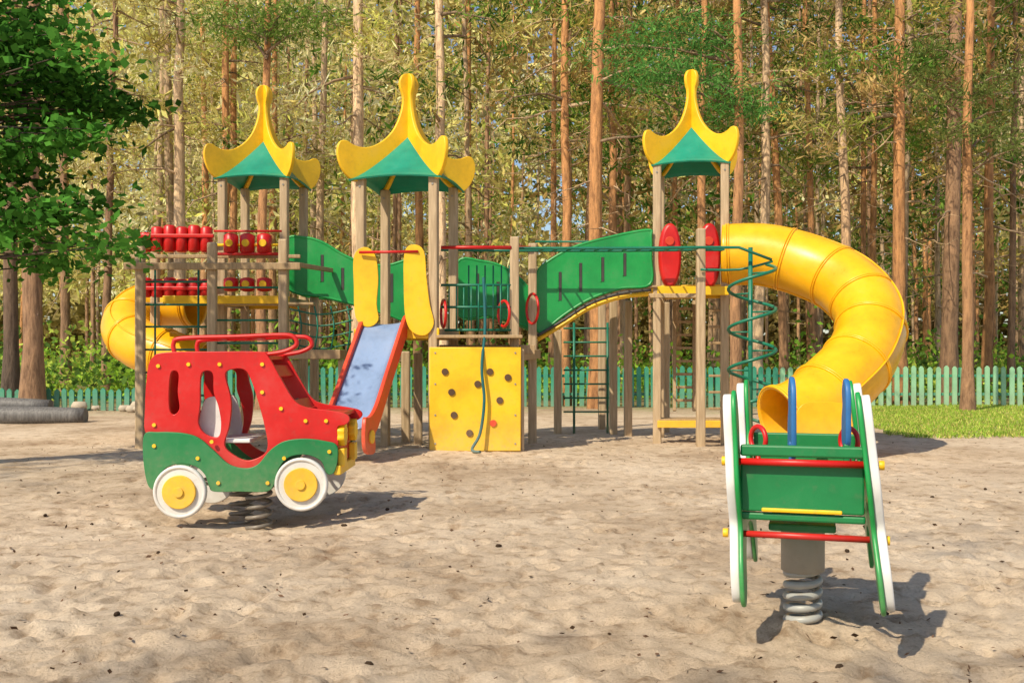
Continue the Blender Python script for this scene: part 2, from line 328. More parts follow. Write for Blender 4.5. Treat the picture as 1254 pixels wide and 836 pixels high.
# --- tube slides
def tube_slide(name,path,R,ringsat):
    E=empty(name,(path[0][0],path[0][1],0)); pts=crom(path,10); V,Fc=tubearr(pts,R,36)
    me=bpy.data.meshes.new('tube'); me.from_pydata([tuple(v) for v in V],[],[tuple(int(i) for i in f) for f in Fc]); me.materials.append(YELT)
    for p in me.polygons: p.use_smooth=True
    o=link(bpy.data.objects.new('tube',me),E); s=o.modifiers.new('s','SOLIDIFY'); s.thickness=.025; s.offset=-1
    for i in ringsat:
        i=min(i,len(pts)-2); t=(pts[i+1]-pts[i]).normalized(); c=pts[i]
        for dd in(-.015,.015): ring('joint_flange',c+t*dd,R+.006,.013,t,YELT,E,40)
    for a0 in (8,26):
        pl=[V[i*36+a0]+(V[i*36+a0]-np.array(pts[i]))*.02 for i in range(len(pts))]
        tube('shell_seam',pl,.012,YELT,E,6)
    return E
path=[S(885,312,13.75),S(935,312,13.6),S(990,326,13.35),S(1038,350,12.95),S(1066,390,12.45),S(1054,438,11.95),S(1017,478,11.6),S(985,505,11.4),S(955,517,11.3)]
E=tube_slide('tube_slide',path,.42,[2,15,26,35,43,52,62,79])
for u,vt,Y in [(1047,410,12.5),(1000,520,11.9)]: tube('support_pole',[S(u,vt,Y),(X_(u,Y),Y,-.2)],.035,YEL,E,10)
plate('exit_tray_side',[L2([(978,500),(1000,492),(1045,500),(1048,545),(1030,548),(985,546),(972,530)],10.8)],.03,YELT,E,fXZ(10.8),4)
path=[S(240,372,15.4),S(200,372,15.5),S(168,382,15.3),S(155,402,14.9),S(172,422,14.5),S(210,436,14.3),S(245,448,14.3)]
tube_slide('tube_slide',path,.36,[2,14,25,36,48,58])
# --- slide
E=empty('slide',(-1.7,11.6,0))
prof=[Vector((-1.555,12.42,1.56)),Vector((-1.59,12.28,1.54)),Vector((-1.65,12.0,1.27)),Vector((-1.74,11.55,.82)),Vector((-1.79,11.25,.52)),Vector((-1.82,11.05,.40)),Vector((-1.86,10.85,.37))]
pp=crom(prof,6); fw=Vector((-.20,-1,0)).normalized(); sd=Vector((1,-.20,0)).normalized(); W=.25
V=[];Fc=[]
for p in pp:
    for s in np.linspace(-1,1,9): V.append(tuple(p+sd*s*W+Vector((0,0,.03*s*s))))
for i in range(len(pp)-1):
    for j in range(8): Fc.append((i*9+j,i*9+j+1,(i+1)*9+j+1,(i+1)*9+j))
me=bpy.data.meshes.new('slide_bed'); me.from_pydata(V,[],Fc); me.materials.append(SLD)
for p in me.polygons:p.use_smooth=True
o=link(bpy.data.objects.new('slide_bed',me),E); o.modifiers.new('s','SOLIDIFY').thickness=.02
for s in(-1,1):
    o0=Vector((-1.555,12.42,0))+sd*s*(W+.02)
    prj=[((p-prof[0]).dot(fw),p.z) for p in pp]
    top=[(a,z+.13) for a,z in prj[::3]]; bot=[(a,z-.13) for a,z in prj[::3]][::-1]
    bot=[(prj[-1][0]+.02,.26),(prj[-1][0]-.06,.13),(prj[-1][0]-.30,.12)]+bot[3:]
    fr=Matrix((( fw.x,0,sd.x,o0.x),(fw.y,0,sd.y,o0.y),(0,1,0,0),(0,0,0,1)))
    plate('side_board',[top+bot],.045,SRED,E,fr,3)
    disc('yellow_boss',Vector(o0)+fw*(prj[-1][0]-.16)+Vector((0,0,.30))+sd*s*.03,.075,.03,sd,YEL,E,20)
c0=prof[-2]; box('slide_foot',(c0.x,c0.y,.17),(.08,.08,.42),GRY,E)
lf=[(434,314),(446,303),(459,312),(463,340),(461,372),(463,392),(450,400),(436,388),(434,350)]
rt=[(496,309),(507,300),(519,308),(522,340),(526,372),(531,396),(521,410),(505,406),(497,388),(495,350)]
plate('entry_panel',[L2(lf,12.28)],.035,YEL,E,fXZ(12.28),4); plate('entry_panel',[L2(rt,12.18)],.035,YEL,E,fXZ(12.18),4)
bar([(440,309,12.22),(512,308,12.15)],E,RED,.017,'entry_bar')
# --- climbing wall + platform
E=empty('climbing_wall',(X_(582,12.12),12.12,0))
plate('wall_panel',[[(x,z) for x,z in L2([(527,426),(637,426),(637,551),(527,551)],12.12)]],.05,YEL,E,fXZ(12.12),0,.01)
for u,v in [(545,455),(556,508),(553,480),(585,470),(600,455),(612,490),(604,518),(575,530),(622,462)]:
    p=S(u,v,12.09); disc('hold',p,.042,.025,(0,1,0),HOLE if (u+v)%3 else SRED,E,14)
for u in (533,631):
    for v in (432,470,508,543): disc('panel_screw',S(u,v,12.092),.012,.01,(0,1,0),GRY,E,8)
box('wall_side',(X_(637,12.12)+.03,12.6,.65),(.04,.9,1.25),POST,E)
tube('climbing_rope',[S(592,340,12.4),S(594,400,12.2),S(590,450,12.04),S(593,490,12.02),S(588,530,12.0),S(578,550,11.9),S(588,553,11.8)],.018,ROPE,E,8,False,6)
E=empty('play_platform',(X_(590,13),13,0))
for u,vt,Y in [(630,290,12.6),(652,298,13.6),(512,432,13.5)]: post(u,vt,Y,E)
for k in range(11): beam(535,640,412,12.2+k*.13,E,PLANK,.04,.12,'deck_plank')
beam(538,655,428,12.62,E,PLANK,.12,.05,'platform_edge'); beam(636,660,436,12.7,E,PLANK,.12,.05,'platform_edge',433,13.6)
bar([(540,303,12.45),(626,303,12.55)],E,RED,.022,'grab_rail'); bar([(560,302,13.5),(650,303,13.5)],E,RED,.018,'grab_rail')
for v in (349,404,376): bar([(540,v,12.46),(626,v,12.56)],E,TEAL,.016,'guard_rail')
for u in range(550,624,9): bar([(u,349,12.5),(u,404,12.5)],E,TEAL,.009,'guard_bar')
for u in range(574,644,10): bar([(u,325,13.55),(u,404,13.55)],E,TEAL if u%20 else RED,.01,'guard_bar')
ring('play_wheel',S(543,384,12.4),.17,.018,(1,.25,.0),RED,E); ring('play_wheel',S(617,384,12.45),.16,.018,(1,.5,0),RED,E); ring('play_wheel',S(652,378,13.3),.20,.018,(1,.4,0),RED,E)
# --- bridges
def bridge(outline,Y,gap,slits,name='arched_bridge'):
    c=L2(outline,Y); E=empty(name,(sum(p[0] for p in c)/len(c),Y,0))
    for k,yy in enumerate((Y,Y+gap)):
        cc=[ (p.x,p.y) for p in crom([Vector((a,b,0)) for a,b in c],5,True)]
        plate('side_panel',[cc],.03,GRN2,E,fXZ(yy),0)
        rim=[Vector((a,yy,b)) for a,b in cc]
        tube('panel_rim',rim,.022,GRN2,E,8,True)
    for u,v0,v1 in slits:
        x=X_(u,Y); z0=Z_(v1,Y); z1=Z_(v0,Y); box('slot_shade_strip',(x,Y-.017,(z0+z1)/2),(.04,.008,z1-z0),DRK,E,0,.002)  # dark strip laid on the panel: shade of an open slot put into colour
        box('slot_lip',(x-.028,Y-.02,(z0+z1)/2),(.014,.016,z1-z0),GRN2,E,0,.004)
    return E
o1=[(658,342),(664,326),(700,304),(745,291),(793,282),(797,290),(797,315),(796,348),(760,353),(722,366),(690,386),(664,406),(657,398),(657,375)]
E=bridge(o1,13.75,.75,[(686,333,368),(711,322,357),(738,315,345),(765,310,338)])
bp_=[(658,411),(690,392),(722,372),(760,359),(797,355)]
bar([(u,v,13.7) for u,v in bp_],E,DRK,.02,'edge_band',5); bar([(u,v+5,13.78) for u,v in bp_],E,YEL,.03,'edge_band',5)
for i in range(18):
    t=i/17; P=crom([S(u,v-2,14.13) for u,v in bp_],10); p=P[int(t*(len(P)-1))]; box('bridge_plank',p,(.11,.76,.03),PLANK,E)
bar([(655,296,13.75),(797,296,13.75)],E,TEAL,.014)
o2=[(350,296),(372,291),(395,297),(420,312),(448,323),(475,325),(505,320),(507,355),(503,392),(475,385),(440,374),(400,364),(352,352)]
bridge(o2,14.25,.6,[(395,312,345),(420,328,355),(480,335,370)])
o3=[(560,322),(590,320),(618,328),(645,350),(657,378),(655,402),(630,394),(600,386),(560,384)]
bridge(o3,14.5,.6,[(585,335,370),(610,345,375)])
# --- tower C fittings
E=empty('climbing_ladder_frame',(X_(850,13.4),13.4,0))
post(858,280,13.1,E)
for u,Y in [(820,13.72),(868,13.62)]:
    plate('red_pod',[oval(X_(u,Y),Z_(313,Y),.115,.40)],.16,RED,E,fXZ(Y),3,.04)
    disc('pod_disc',S(u,295,Y-.09),.06,.03,(0,1,0),SRED,E,18)
beam(805,892,356,13.5,E,YEL,.12,.06,'deck_board'); beam(795,858,362,13.5,E,PLANK,.06,.05,'deck_board',362,13.15)
beam(805,890,519,13.75,E,YEL,.10,.05,'bench_edge'); beam(805,890,514,13.95,E,PLANK,.05,.4,'bench_seat')
for u in (826,850): beam(u,u,368,14.9,E,PLANK,.05,.05,'ladder_rail',503,14.5)
for k in range(8): v=378+k*16; beam(826,850,v,14.9-k*.05,E,PLANK,.04,.04,'rung')
for k in range(7): v=380+k*20; beam(868,888,v,13.85,E,PLANK,.035,.04,'rung')
E=empty('monkey_bars',(X_(760,13),13,0))
for Y,dv in ((12.75,0),(13.35,3)):
    bar([(540,303+dv,Y),(630,304+dv,Y),(760,304+dv,Y),(858,303+dv,Y),(905,303+dv,Y),(945,318+dv,Y)],E,TEAL,.019,'rail')
for k in range(12): u=668+k*17; bar([(u,304,12.75),(u-8,307,13.35)],E,TEAL,.013,'rung')
bar([(858,330,13.0),(905,330,13.0),(946,320,12.75)],E,TEAL,.016,'brace',3)
E=empty('spiral_climber',(X_(919,12.9),12.9,0))
c=S(919,300,12.9); tube('pole',[(c.x,12.9,-.2),(c.x,12.9,Z_(303,12.9))],.03,TEAL,E,12)
hel=[]; z0=Z_(535,12.9); z1=Z_(322,12.9)
for i in range(150):
    t=i/149; a=t*4.3*2*math.pi-1.2; hel.append((c.x+.02+.30*math.cos(a),12.9+.30*math.sin(a),z0+(z1-z0)*t))
tube('helix',hel,.022,TEAL,E,8)
for k in range(9):
    i=int(8+k*16.5); p=hel[i]; tube('spoke',[(c.x,12.9,p[2]),p],.012,TEAL,E,6)
E=empty('climbing_frame',(X_(720,15.6),15.6,0))
for u in(703,744): bar([(u,395,15.6),(u,531,15.6)],E,TEAL,.02,'upright')
for v in range(402,520,17): bar([(690,v,15.6),(756,v,15.6)],E,TEAL,.014,'rung')
for u,vt,Y in [(751,368,15.3),(769,368,15.0),(683,404,15.6),(737,372,16.4),(497,430,13.9),(815,370,15.6)]: post(u,vt,Y,E,'post',.12)
# ---------------------------------------------------------------- car rider
E=empty('toy_car_spring_rider',(-1.93,7.45,0))
Yn=7.18; Yf=7.78
red=[(182,532),(179,500),(182,455),(188,438),(204,432),(260,431),(316,431),(328,436),(343,462),(360,490),(376,499),(404,503),(423,507),(428,513),(423,519),(413,523),(411,548),(370,545),(345,552),(325,572),(300,577),(275,565),(255,548),(220,536)]
h1=[(209,458),(214,453),(220,458),(219,480),(221,500),(214,508),(208,502),(207,480)]
h2=[(246,460),(254,453),(262,458),(263,480),(269,498),(272,520),(268,535),(252,532),(243,518),(245,496)]
h3=[(276,458),(287,451),(300,452),(308,463),(317,490),(325,520),(329,545),(323,557),(305,564),(289,559),(275,545),(281,520),(283,490)]
grn=[(180,532),(195,529),(225,530),(245,536),(263,551),(282,568),(302,573),(318,568),(333,551),(350,540),(375,537),(400,540),(413,545),(414,562),(410,577),(402,578),(396,564),(384,557),(370,555),(354,559),(343,572),(338,590),(328,600),(295,600),(265,600),(259,594),(254,580),(243,570),(226,566),(208,570),(197,582),(192,597),(184,591),(179,562)]
def carX(pts,Y): return [(X_(u,Yn),Z_(v,Yn)) for u,v in pts]
for k,Y in enumerate((Yn,Yf)):
    plate('body_side',[carX(red,Y),carX(h1,Y),carX(h2,Y),carX(h3,Y)],.03,RED,E,fXZ(Y),5)
    s=-1 if k==0 else 1
    plate('lower_body',[carX(grn,Y)],.03,GRN,E,fXZ(Y+s*.033),5)
    for u,v,r in [(225,600,.19),(372,591,.19)]:
        c=Vector((X_(u,Yn),Y+s*.075,Z_(v,Yn))); disc('tyre_disc',c,r,.03,(0,1,0),WHT,E,40); ring('tyre_rim',c+Vector((0,s*.012,0)),r*.93,.014,(0,1,0),WHT,E,40)
        disc('hub',c+Vector((0,s*.022,0)),r*.63,.03,(0,1,0),YEL,E,30); disc('hub_cap',c+Vector((0,s*.04,0)),.035,.02,(0,1,0),YEL,E,14)
    for u,v in [(190,520),(195,448),(232,446),(270,446),(322,446),(322,480),(345,500),(375,515),(400,515),(262,540),(350,560),(405,552),(192,545),(330,590),(270,590),(245,560)]:
        disc('bolt_cap',(X_(u,Yn),Y+s*(.052 if v>534 else .02),Z_(v,Yn)),.014,.014,(0,1,0),YEL,E,10)
ym=(Yn+Yf)/2; wd=Yf-Yn-.035
def cx_(u):return X_(u,Yn)
def cz_(v):return Z_(v,Yn)
for k in range(4): box('roof_board',(cx_(215+k*32),ym,cz_(438)),(.17,wd,.03),RED,E)
box('rear_panel',(cx_(186),ym,cz_(490)),(.025,wd,.44),RED,E); box('floor',(cx_(300),ym,cz_(592)),(.75,wd,.03),GRY,E)
box('seat',(cx_(283),ym,cz_(540)),(.26,wd-.02,.03),WHT,E)
sb=[(240,538),(243,500),(250,488),(262,488),(268,500),(272,538)]
for y in (Yn+.10,Yf-.10): plate('seat_side',[carX(sb,y)],.025,WHT,E,fXZ(y),3)
box('seat_back',(cx_(250),ym,cz_(512)),(.02,wd-.22,.28),WHT,E,rot=(0,-.12,0))
box('hood',(cx_(397),ym,cz_(508)),(.26,wd,.03),RED,E); box('dashboard',(cx_(366),ym,cz_(520)),(.025,wd,.22),RED,E)
box('windscreen_rail',(cx_(332),ym,cz_(455)),(.03,wd,.10),RED,E,rot=(0,math.radians(-32),0)); box('windscreen_rail',(cx_(360),ym,cz_(498)),(.03,wd,.10),RED,E,rot=(0,math.radians(-32),0))
box('front_panel',(cx_(411),ym,cz_(545)),(.03,wd,.28),RED,E); box('bumper',(cx_(414),ym,cz_(575)),(.05,wd+.1,.07),YEL,E)
for y in (Yn+.06,Yf-.06):
    plate('headlamp_block',[[(0+.085*r*math.cos(a),.085*r*math.sin(a)) for a,r in [(i/16*6.283,1 if i%2 else .82) for i in range(16)]]],.05,YEL,E,Matrix.Translation((cx_(411)+.04,y,cz_(532)))@Matrix.Rotation(math.pi/2,4,'Z')@Matrix.Rotation(math.pi/2,4,'X'),2)
    box('headlamp_lower',(cx_(411)+.04,y,cz_(560)),(.05,.11,.13),YEL,E)
ring('steering_wheel',(cx_(345),ym,cz_(508)),.11,.013,(1,0,-.5),DRK,E)
for y in (Yn+.03,Yf-.03):
    tube('roof_rack',[(cx_(212),y,cz_(432)),(cx_(211),y,cz_(420)),(cx_(222),y,cz_(414)),(cx_(290),y,cz_(412)),(cx_(340),y,cz_(410)),(cx_(358),y,cz_(412)),(cx_(362),y,cz_(422)),(cx_(348),y,cz_(430)),(cx_(325),y,cz_(434))],.017,RED,E,8,False,5)
for u in (250,300): tube('rack_cross',[(cx_(u),Yn+.03,cz_(413)),(cx_(u),Yf-.03,cz_(413))],.014,RED,E,8)
def spring(name,c,R,r,z0,z1,turns,mat,E):
    tube(name,[(c[0]+R*math.cos(a),c[1]+R*math.sin(a),z0+(z1-z0)*a/(turns*2*math.pi)) for a in np.linspace(0,turns*2*math.pi,int(turns*26))],r,mat,E,10)
for u,y in ((282,7.5),(312,7.30)): spring('spring',(cx_(u),y),.085,.015,-.12,cz_(600),4.5,SPD,E)
box('spring_plate',(cx_(304),ym,cz_(598)),(.5,.3,.02),GRY,E)
# ---------------------------------------------------------------- foreground spring rider
yaw=math.radians(-17); B=Vector((X_(983,4.22),4.22,0))
E=empty('seesaw_spring_rider',B); RM=Matrix.Translation(B)@Matrix.Rotation(yaw,4,'Z')
def r3(w_,l,z): return RM@Vector((w_,l,z))
side=[(-.33,.24),(-.40,.19),(-.46,.22),(-.47,.33),(-.43,.42),(-.40,.50),(-.43,.58),(-.46,.68),(-.44,.82),(-.44,.95),(-.40,1.02),(-.34,1.00),(-.32,.90),(-.33,.78),(-.26,.68),(-.12,.62),(.08,.62),(.22,.68),(.30,.80),(.30,.94),(.34,1.04),(.41,1.04),(.45,.95),(.44,.80),(.46,.66),(.43,.54),(.41,.44),(.44,.34),(.42,.24),(.35,.22),(.28,.32),(.18,.42),(0,.46),(-.18,.44),(-.28,.35)]
for s in(-1,1):
    tilt=.11 if s>0 else .05; w0=.238 if s<0 else .245
    for dx,th,mt,sh in ((.0,.018,GRN2,1.0),(.026,.034,WHT,.965)):
        fr=RM@Matrix.Translation((s*w0,0,.66))@Matrix.Rotation(-tilt,4,'Y')@Matrix.Translation((s*dx,0,-.66))@Matrix.Rotation(math.pi/2,4,'Z')@Matrix.Rotation(math.pi/2,4,'X')
        plate('side_plate' if dx==0 else 'side_plate_white',[[(l*sh,.6+(z-.6)*sh) for l,z in side]],th,mt,E,fr,5,.006)
def rbox(n,w_,l,z,size,mat,rx=0):
    o=box(n,r3(w_,l,z),size,mat,E); o.rotation_euler=(rx,0,yaw); return o
def rbar(n,l,z,mat,r,hw=.27,w0=0): return tube(n,[r3(w0-hw,l,z),r3(w0+hw,l,z)],r,mat,E,12)
rbox('backrest_panel',0,-.37,.65,(.46,.025,.19),GRN); 
rbox('backrest_top',0,-.39,.795,(.46,.03,.045),GRN); rbar('handle_bar',-.41,.752,RED,.014,.245)
rbox('seat_edge',0,-.36,.535,(.47,.03,.03),GRN); rbox('seat_trim',0,-.378,.563,(.30,.02,.016),YEL); rbox('seat',0,-.22,.565,(.46,.26,.022),YEL); rbar('foot_bar',-.36,.462,RED,.013,.25)
rbox('seat_far',0,.26,.60,(.45,.22,.022),YEL); rbox('far_back',0,.40,.70,(.45,.025,.22),GRN); rbar('foot_bar',.33,.47,RED,.013,.25)
rbox('centre_deck',0,0,.475,(.26,.5,.03),GRN)
for s in(-1,1):
    for l,z in((-.36,.462),(-.41,.752)): 
        c=r3(s*.290+(.022 if s>0 and z<.5 else 0),l,z); disc('bolt_cap',c,.018,.02,RM.to_3x3()@Vector((1,0,0)),YEL,E,12)
bl=[(-.05,.0),(.05,.0),(.06,.12),(.035,.2),(.05,.27),(.01,.33),(-.05,.28),(-.06,.15)]
for w_,l,z,sc in ((-.045,.05,.74,1),(.175,.0,.80,.8)):
    fr=RM@Matrix.Translation((w_,l,z))@Matrix.Rotation(math.pi/2+.15,4,'Z')@Matrix.Rotation(math.pi/2,4,'X')
    plate('blue_handle_panel',[[(a*sc,b_*sc) for a,b_ in bl]],.022,BLU,E,fr,5,.006)
    rbox('handle_base',w_,l,.68,(.026,.09,.24),BLU if sc==1 else GRN)
for s in(-1,1): ring('ring_handle',r3(s*.19,.12,.80),.055,.011,RM.to_3x3()@Vector((1,.8,0)),RED,E); tube('ring_stem',[r3(s*.19,.12,.745),r3(s*.19,.12,.62)],.011,RED,E,8)
tube('spring_housing',[(B.x,B.y,.255),(B.x,B.y,.26),(B.x,B.y,.44),(B.x,B.y,.46)],[.082,.09,.09,.085],GRY,E,32)
spring('spring',(B.x,B.y),.066,.0165,-.02,.27,6,SPST,E)
disc('base_plate',(B.x,B.y,.02),.09,.02,(0,0,1),GRY,E)
# ---------------------------------------------------------------- fence
E=empty('picket_fence',(0,24,0)); mb=MB(); mb2=MB()
def pick(mb,x,y,h,w_):
    t=.022; z0=-.05+random.uniform(-.01,.01); h+=random.uniform(-.02,.02); dx=random.uniform(-.012,.012)
    vs=[(x-w_/2,y-t,z0),(x+w_/2,y-t,z0),(x+w_/2+dx,y-t,h-.05),(x-w_/2+dx,y-t,h-.05),(x-w_/2,y+t,z0),(x+w_/2,y+t,z0),(x+w_/2+dx,y+t,h-.05),(x-w_/2+dx,y+t,h-.05),(x+dx-.01,y-t,h),(x+dx+.01,y-t,h),(x+dx-.01,y+t,h),(x+dx+.01,y+t,h)]
    f=np.array([(0,1,2,3),(5,4,7,6),(4,0,3,7),(1,5,6,2),(3,2,9,8),(6,7,10,11),(7,3,8,10),(2,6,11,9)]); mb.add(np.array(vs),f,0,(1,1,1))
x=-20
while x<16:
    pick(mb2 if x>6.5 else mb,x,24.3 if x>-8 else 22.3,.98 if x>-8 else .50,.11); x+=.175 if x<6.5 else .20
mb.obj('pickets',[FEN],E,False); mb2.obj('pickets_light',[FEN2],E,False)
for z in(.3,.75): box('fence_rail',(4,24.36,z),(24,.04,.07),FEN,E)
box('fence_rail',(-14,22.36,.3),(12,.04,.06),FEN,E)
for x in range(-7,16,3): box('fence_post',(x,24.42,.45),(.08,.08,1.0),FEN,E)
E=empty('weathered_log_border',(-9,19,0))
tube('log',[(-12.5,17.8,.10),(-10.5,17.9,.12),(-9,18.0,.13),(-7.75,18.1,.12)],[.17,.18,.18,.15],LOGM,E,14,False,4)
tube('log',[(-12.5,18.2,.32),(-10.5,18.3,.34),(-8.5,18.35,.28)],[.15,.16,.13],LOGM,E,14,False,4)
E=empty('stone_pile',(-8.5,22,0))
for k in range(26):
    c=Vector((-9.6+random.uniform(0,3.4),21+random.uniform(0,1.4),random.uniform(.02,.16))); r=random.uniform(.07,.17)
    tube('stone',[c-Vector((r,0,0)),c-Vector((r*.7,0,-.02)),c,c+Vector((r*.7,.05,.03)),c+Vector((r,0,0))],[r*.2,r*.6,r*.75,r*.55,r*.15],STONE,E,9)
# ---------------------------------------------------------------- trees
ORG=np.array([.66,.33,.13]); BRN=np.array([.34,.205,.115]); PALE=np.array([.76,.55,.34]); DK=np.array([.11,.085,.065])
GREENS=[np.array(c) for c in [(.13,.27,.04),(.22,.36,.06),(.09,.20,.035)]]
OL=[np.array(c) for c in [(.60,.50,.13),(.54,.36,.12),(.70,.50,.20),(.40,.44,.09)]]
GLD=[np.array(c) for c in [(.94,.80,.28),(.92,.82,.40),(.78,.78,.20),(.95,.86,.48)]]  # gold leaf tones, brightened to carry backlit glow in the colour
def add_trunk(mb,x,y,r,h,base,top,r_,lean=0,seg=9):
    n=14; zs=np.linspace(-.3,h,n); wx=np.cumsum(r_.normal(size=n))*.035+lean*zs; wy=np.cumsum(r_.normal(size=n))*.03
    P=np.stack([x+wx,y+wy,zs],1); rr=r*(1-.7*np.maximum(zs,0)/h); rr[0]*=1.5; rr[1]*=1.0
    V,Fc=tubearr(P,rr,seg); t=np.clip(np.repeat(zs,seg)/7,0,1)[:,None]; mb.add(V,Fc,0,base*(1-t)+top*t); return P
def add_branches(mb,P,h,r_,nb,zmin,ln,foliage,pal,nleaf,lw=(.30,.045),rad=.35):
    for _ in range(nb):
        z=r_.uniform(zmin,h*.97); c=np.array([np.interp(z,P[:,2],P[:,0]),np.interp(z,P[:,2],P[:,1]),z]); a=r_.uniform(0,6.283); l=ln*r_.uniform(.4,1.2)*(1-.4*z/h)
        d=np.array([math.cos(a),math.sin(a),0]); up=r_.uniform(-.25,.35)
        pts=[c+d*l*t+np.array([0,0,1])*(up*l*t-.35*l*t*t)+r_.normal(size=3)*.06*l*t for t in (0,.25,.5,.75,1)]
        V,Fc=tubearr(pts,[.045*l/2,.03*l/2,.022*l/2,.014*l/2,.006],5); mb.add(V,Fc,0,np.array([.52,.37,.23])*r_.uniform(.4,1.4))
        for _k in range(4):
            q=pts[r_.integers(1,5)]; dd=r_.normal(size=3); dd[2]*=.5; dd=dd/np.linalg.norm(dd)*l*.3
            V,Fc=tubearr([q,q+dd*.5+r_.normal(size=3)*.04,q+dd],[.012,.009,.004],4); mb.add(V,Fc,0,np.array([.52,.37,.22])*r_.uniform(.5,1.5))
        if r_.random()<foliage:
            for q in pts[2:]:
                n=nleaf; C=q+r_.normal(size=(n,3))*np.array([rad,rad,rad*.45]); V,Fc=leaves(C,lw[0],lw[1],r_)
                col=pal[r_.integers(len(pal))]*r_.uniform(.6,1.2); mb.add(V,Fc,1,np.repeat(col*(.6+.6*r_.random((n,1))),4,0))
NEAR=[(12,18,24,DK,BRN),(38,24,22,BRN,BRN*1.3),(130,11,30,BRN,BRN),(218,17,27,PALE,PALE),(272,13,31,BRN,ORG),(388,12,33,BRN,PALE),(437,17,25,PALE,PALE*1.2),(541,15,25,PALE*1.1,PALE*1.25),(690,13,25,ORG*.8,ORG),(677,9,30,BRN,ORG),(729,19,23,ORG*.7,ORG),(747,12,28,BRN,ORG*.8),(857,13,26,BRN,ORG),(930,15,27,PALE*.8,PALE),(962,12,29,BRN,ORG),(998,10,32,BRN,ORG),(1042,14,26,ORG*.8,PALE),(1068,9,33,BRN,ORG),(1105,17,25,ORG*.6,ORG*.9),(1163,21,26,BRN*.7,BRN*1.2),(1210,13,29,ORG*.6,ORG*.8),(1238,9,31,BRN,BRN),(80,12,32,BRN,BRN),(900,10,34,BRN,ORG)]
for i,(u,wp,Y,b0,t0) in enumerate(NEAR):
    r_=np.random.default_rng(100+i); mb=MB(); x=X_(u,Y); h=r_.uniform(17,23)
    lean={962:-.05,998:-.02,1042:-.03,218:.02}.get(u,r_.normal()*.006)
    P=add_trunk(mb,x,Y,wp/2/F*Y,h,b0,t0,r_,lean,12)
    pal=(GLD+OL[:1]) if u<450 else (OL+GREENS+GLD[:1] if u<950 else OL+GREENS)
    add_branches(mb,P,h,r_,30,3.2,2.0,.0,pal,0)
    add_branches(mb,P,h,r_,22,6.8,2.6,.9,pal,60,(.27,.045),.33)
    mb.obj('pine_tree',[BARK,LEAF])
# fresh green pine boughs on nearer pines
for si,(tu,ty,spots,gc) in enumerate([(905,20.5,[(800,38),(830,60),(775,85),(840,90),(880,100),(795,100),(900,125),(760,55),(870,55),(915,140),(815,82),(850,30)],(.11,.27,.06)),
        (318,23,[(285,15),(320,28),(350,12),(372,38),(300,45),(395,20),(260,30),(340,50)],(.16,.26,.05)),
        (1185,22,[(1130,95),(1160,120),(1200,110),(1235,135),(1180,160),(1245,90),(1215,165),(1140,60),(1250,180)],(.15,.19,.05))]):
    r_=np.random.default_rng(5+si); mb=MB(); P=add_trunk(mb,X_(tu,ty),ty,.13,16,BRN,ORG,r_,0,12)
    for u,v in spots:
        q=np.array(S(u,v,ty+r_.uniform(-.9,.7))); c=np.array([np.interp(q[2]-.5,P[:,2],P[:,0]),ty,q[2]-.5])
        V,Fc=tubearr([c,c*.5+q*.5+[0,0,.1],q],[.04,.025,.008],5); mb.add(V,Fc,0,(.3,.2,.12))
        n=330; C=q+r_.normal(size=(n,3))*np.array([.42,.4,.12]); V,Fc=leaves(C,.20,.03,r_); mb.add(V,Fc,1,np.repeat(np.array(gc)*(.5+1.1*r_.random((n,1))),4,0))
    mb.obj('pine_tree',[BARK,LEAF])
# forest mass
r_=np.random.default_rng(42); mb=MB()
for i in range(165):
    y=31+50*r_.random()**.9; x=r_.uniform(-.60,.60)*y; h=r_.uniform(18,26); b0=[BRN,ORG*.7,BRN*.6,PALE*.7][r_.integers(4)]; t0=[ORG,BRN*1.4,PALE*.8][r_.integers(3)]
    P=add_trunk(mb,x,y,r_.uniform(.09,.19),h,b0,t0,r_,r_.normal()*.012,6)
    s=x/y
    pg=np.clip(.5-s*1.5,.15,.95)  # more gold towards the left: backlit canopy glow painted into the leaves
    for _ in range(18 if x/y<0 else 17):
        z=r_.uniform(4.8,h+1); q=np.array([np.interp(z,P[:,2],P[:,0]),np.interp(z,P[:,2],P[:,1]),z])+r_.normal(size=3)*[1.5,1.5,.5]
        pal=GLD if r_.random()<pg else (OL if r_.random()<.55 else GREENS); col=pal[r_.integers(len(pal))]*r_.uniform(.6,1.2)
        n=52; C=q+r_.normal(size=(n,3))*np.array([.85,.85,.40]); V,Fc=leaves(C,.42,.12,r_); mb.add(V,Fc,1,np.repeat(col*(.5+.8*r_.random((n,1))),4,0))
    add_branches(mb,P,h,r_,6,3,2.2,0,OL,0)
for Y0,nq,sz in ((84,36000,(1.0,.5)),(94,40000,(1.5,.8))):
    x=r_.uniform(-.68,.68,nq)*Y0; z=44*r_.random(nq)**1.4; C=np.stack([x,Y0+r_.normal(size=nq)*2.5,z],1)
    keep=(vnoise(C[:,0],C[:,2],4.5,9)+vnoise(C[:,0],C[:,2],1.6,10)*.6)>-.34-.5*(z<12); C=C[keep]; n=len(C)
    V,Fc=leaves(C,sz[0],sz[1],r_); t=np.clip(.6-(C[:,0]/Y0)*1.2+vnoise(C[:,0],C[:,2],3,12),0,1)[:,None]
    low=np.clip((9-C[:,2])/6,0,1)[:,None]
    col=np.array([.44,.33,.12])*(1-t)+np.array([.98,.88,.40])*t; col=col*(1-low)+np.array([.30,.24,.08])*low  # pale gold to the left paints the bright glow into far foliage
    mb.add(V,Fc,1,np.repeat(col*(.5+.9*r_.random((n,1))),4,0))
mb.obj('pine_forest',[BARK,LEAF])
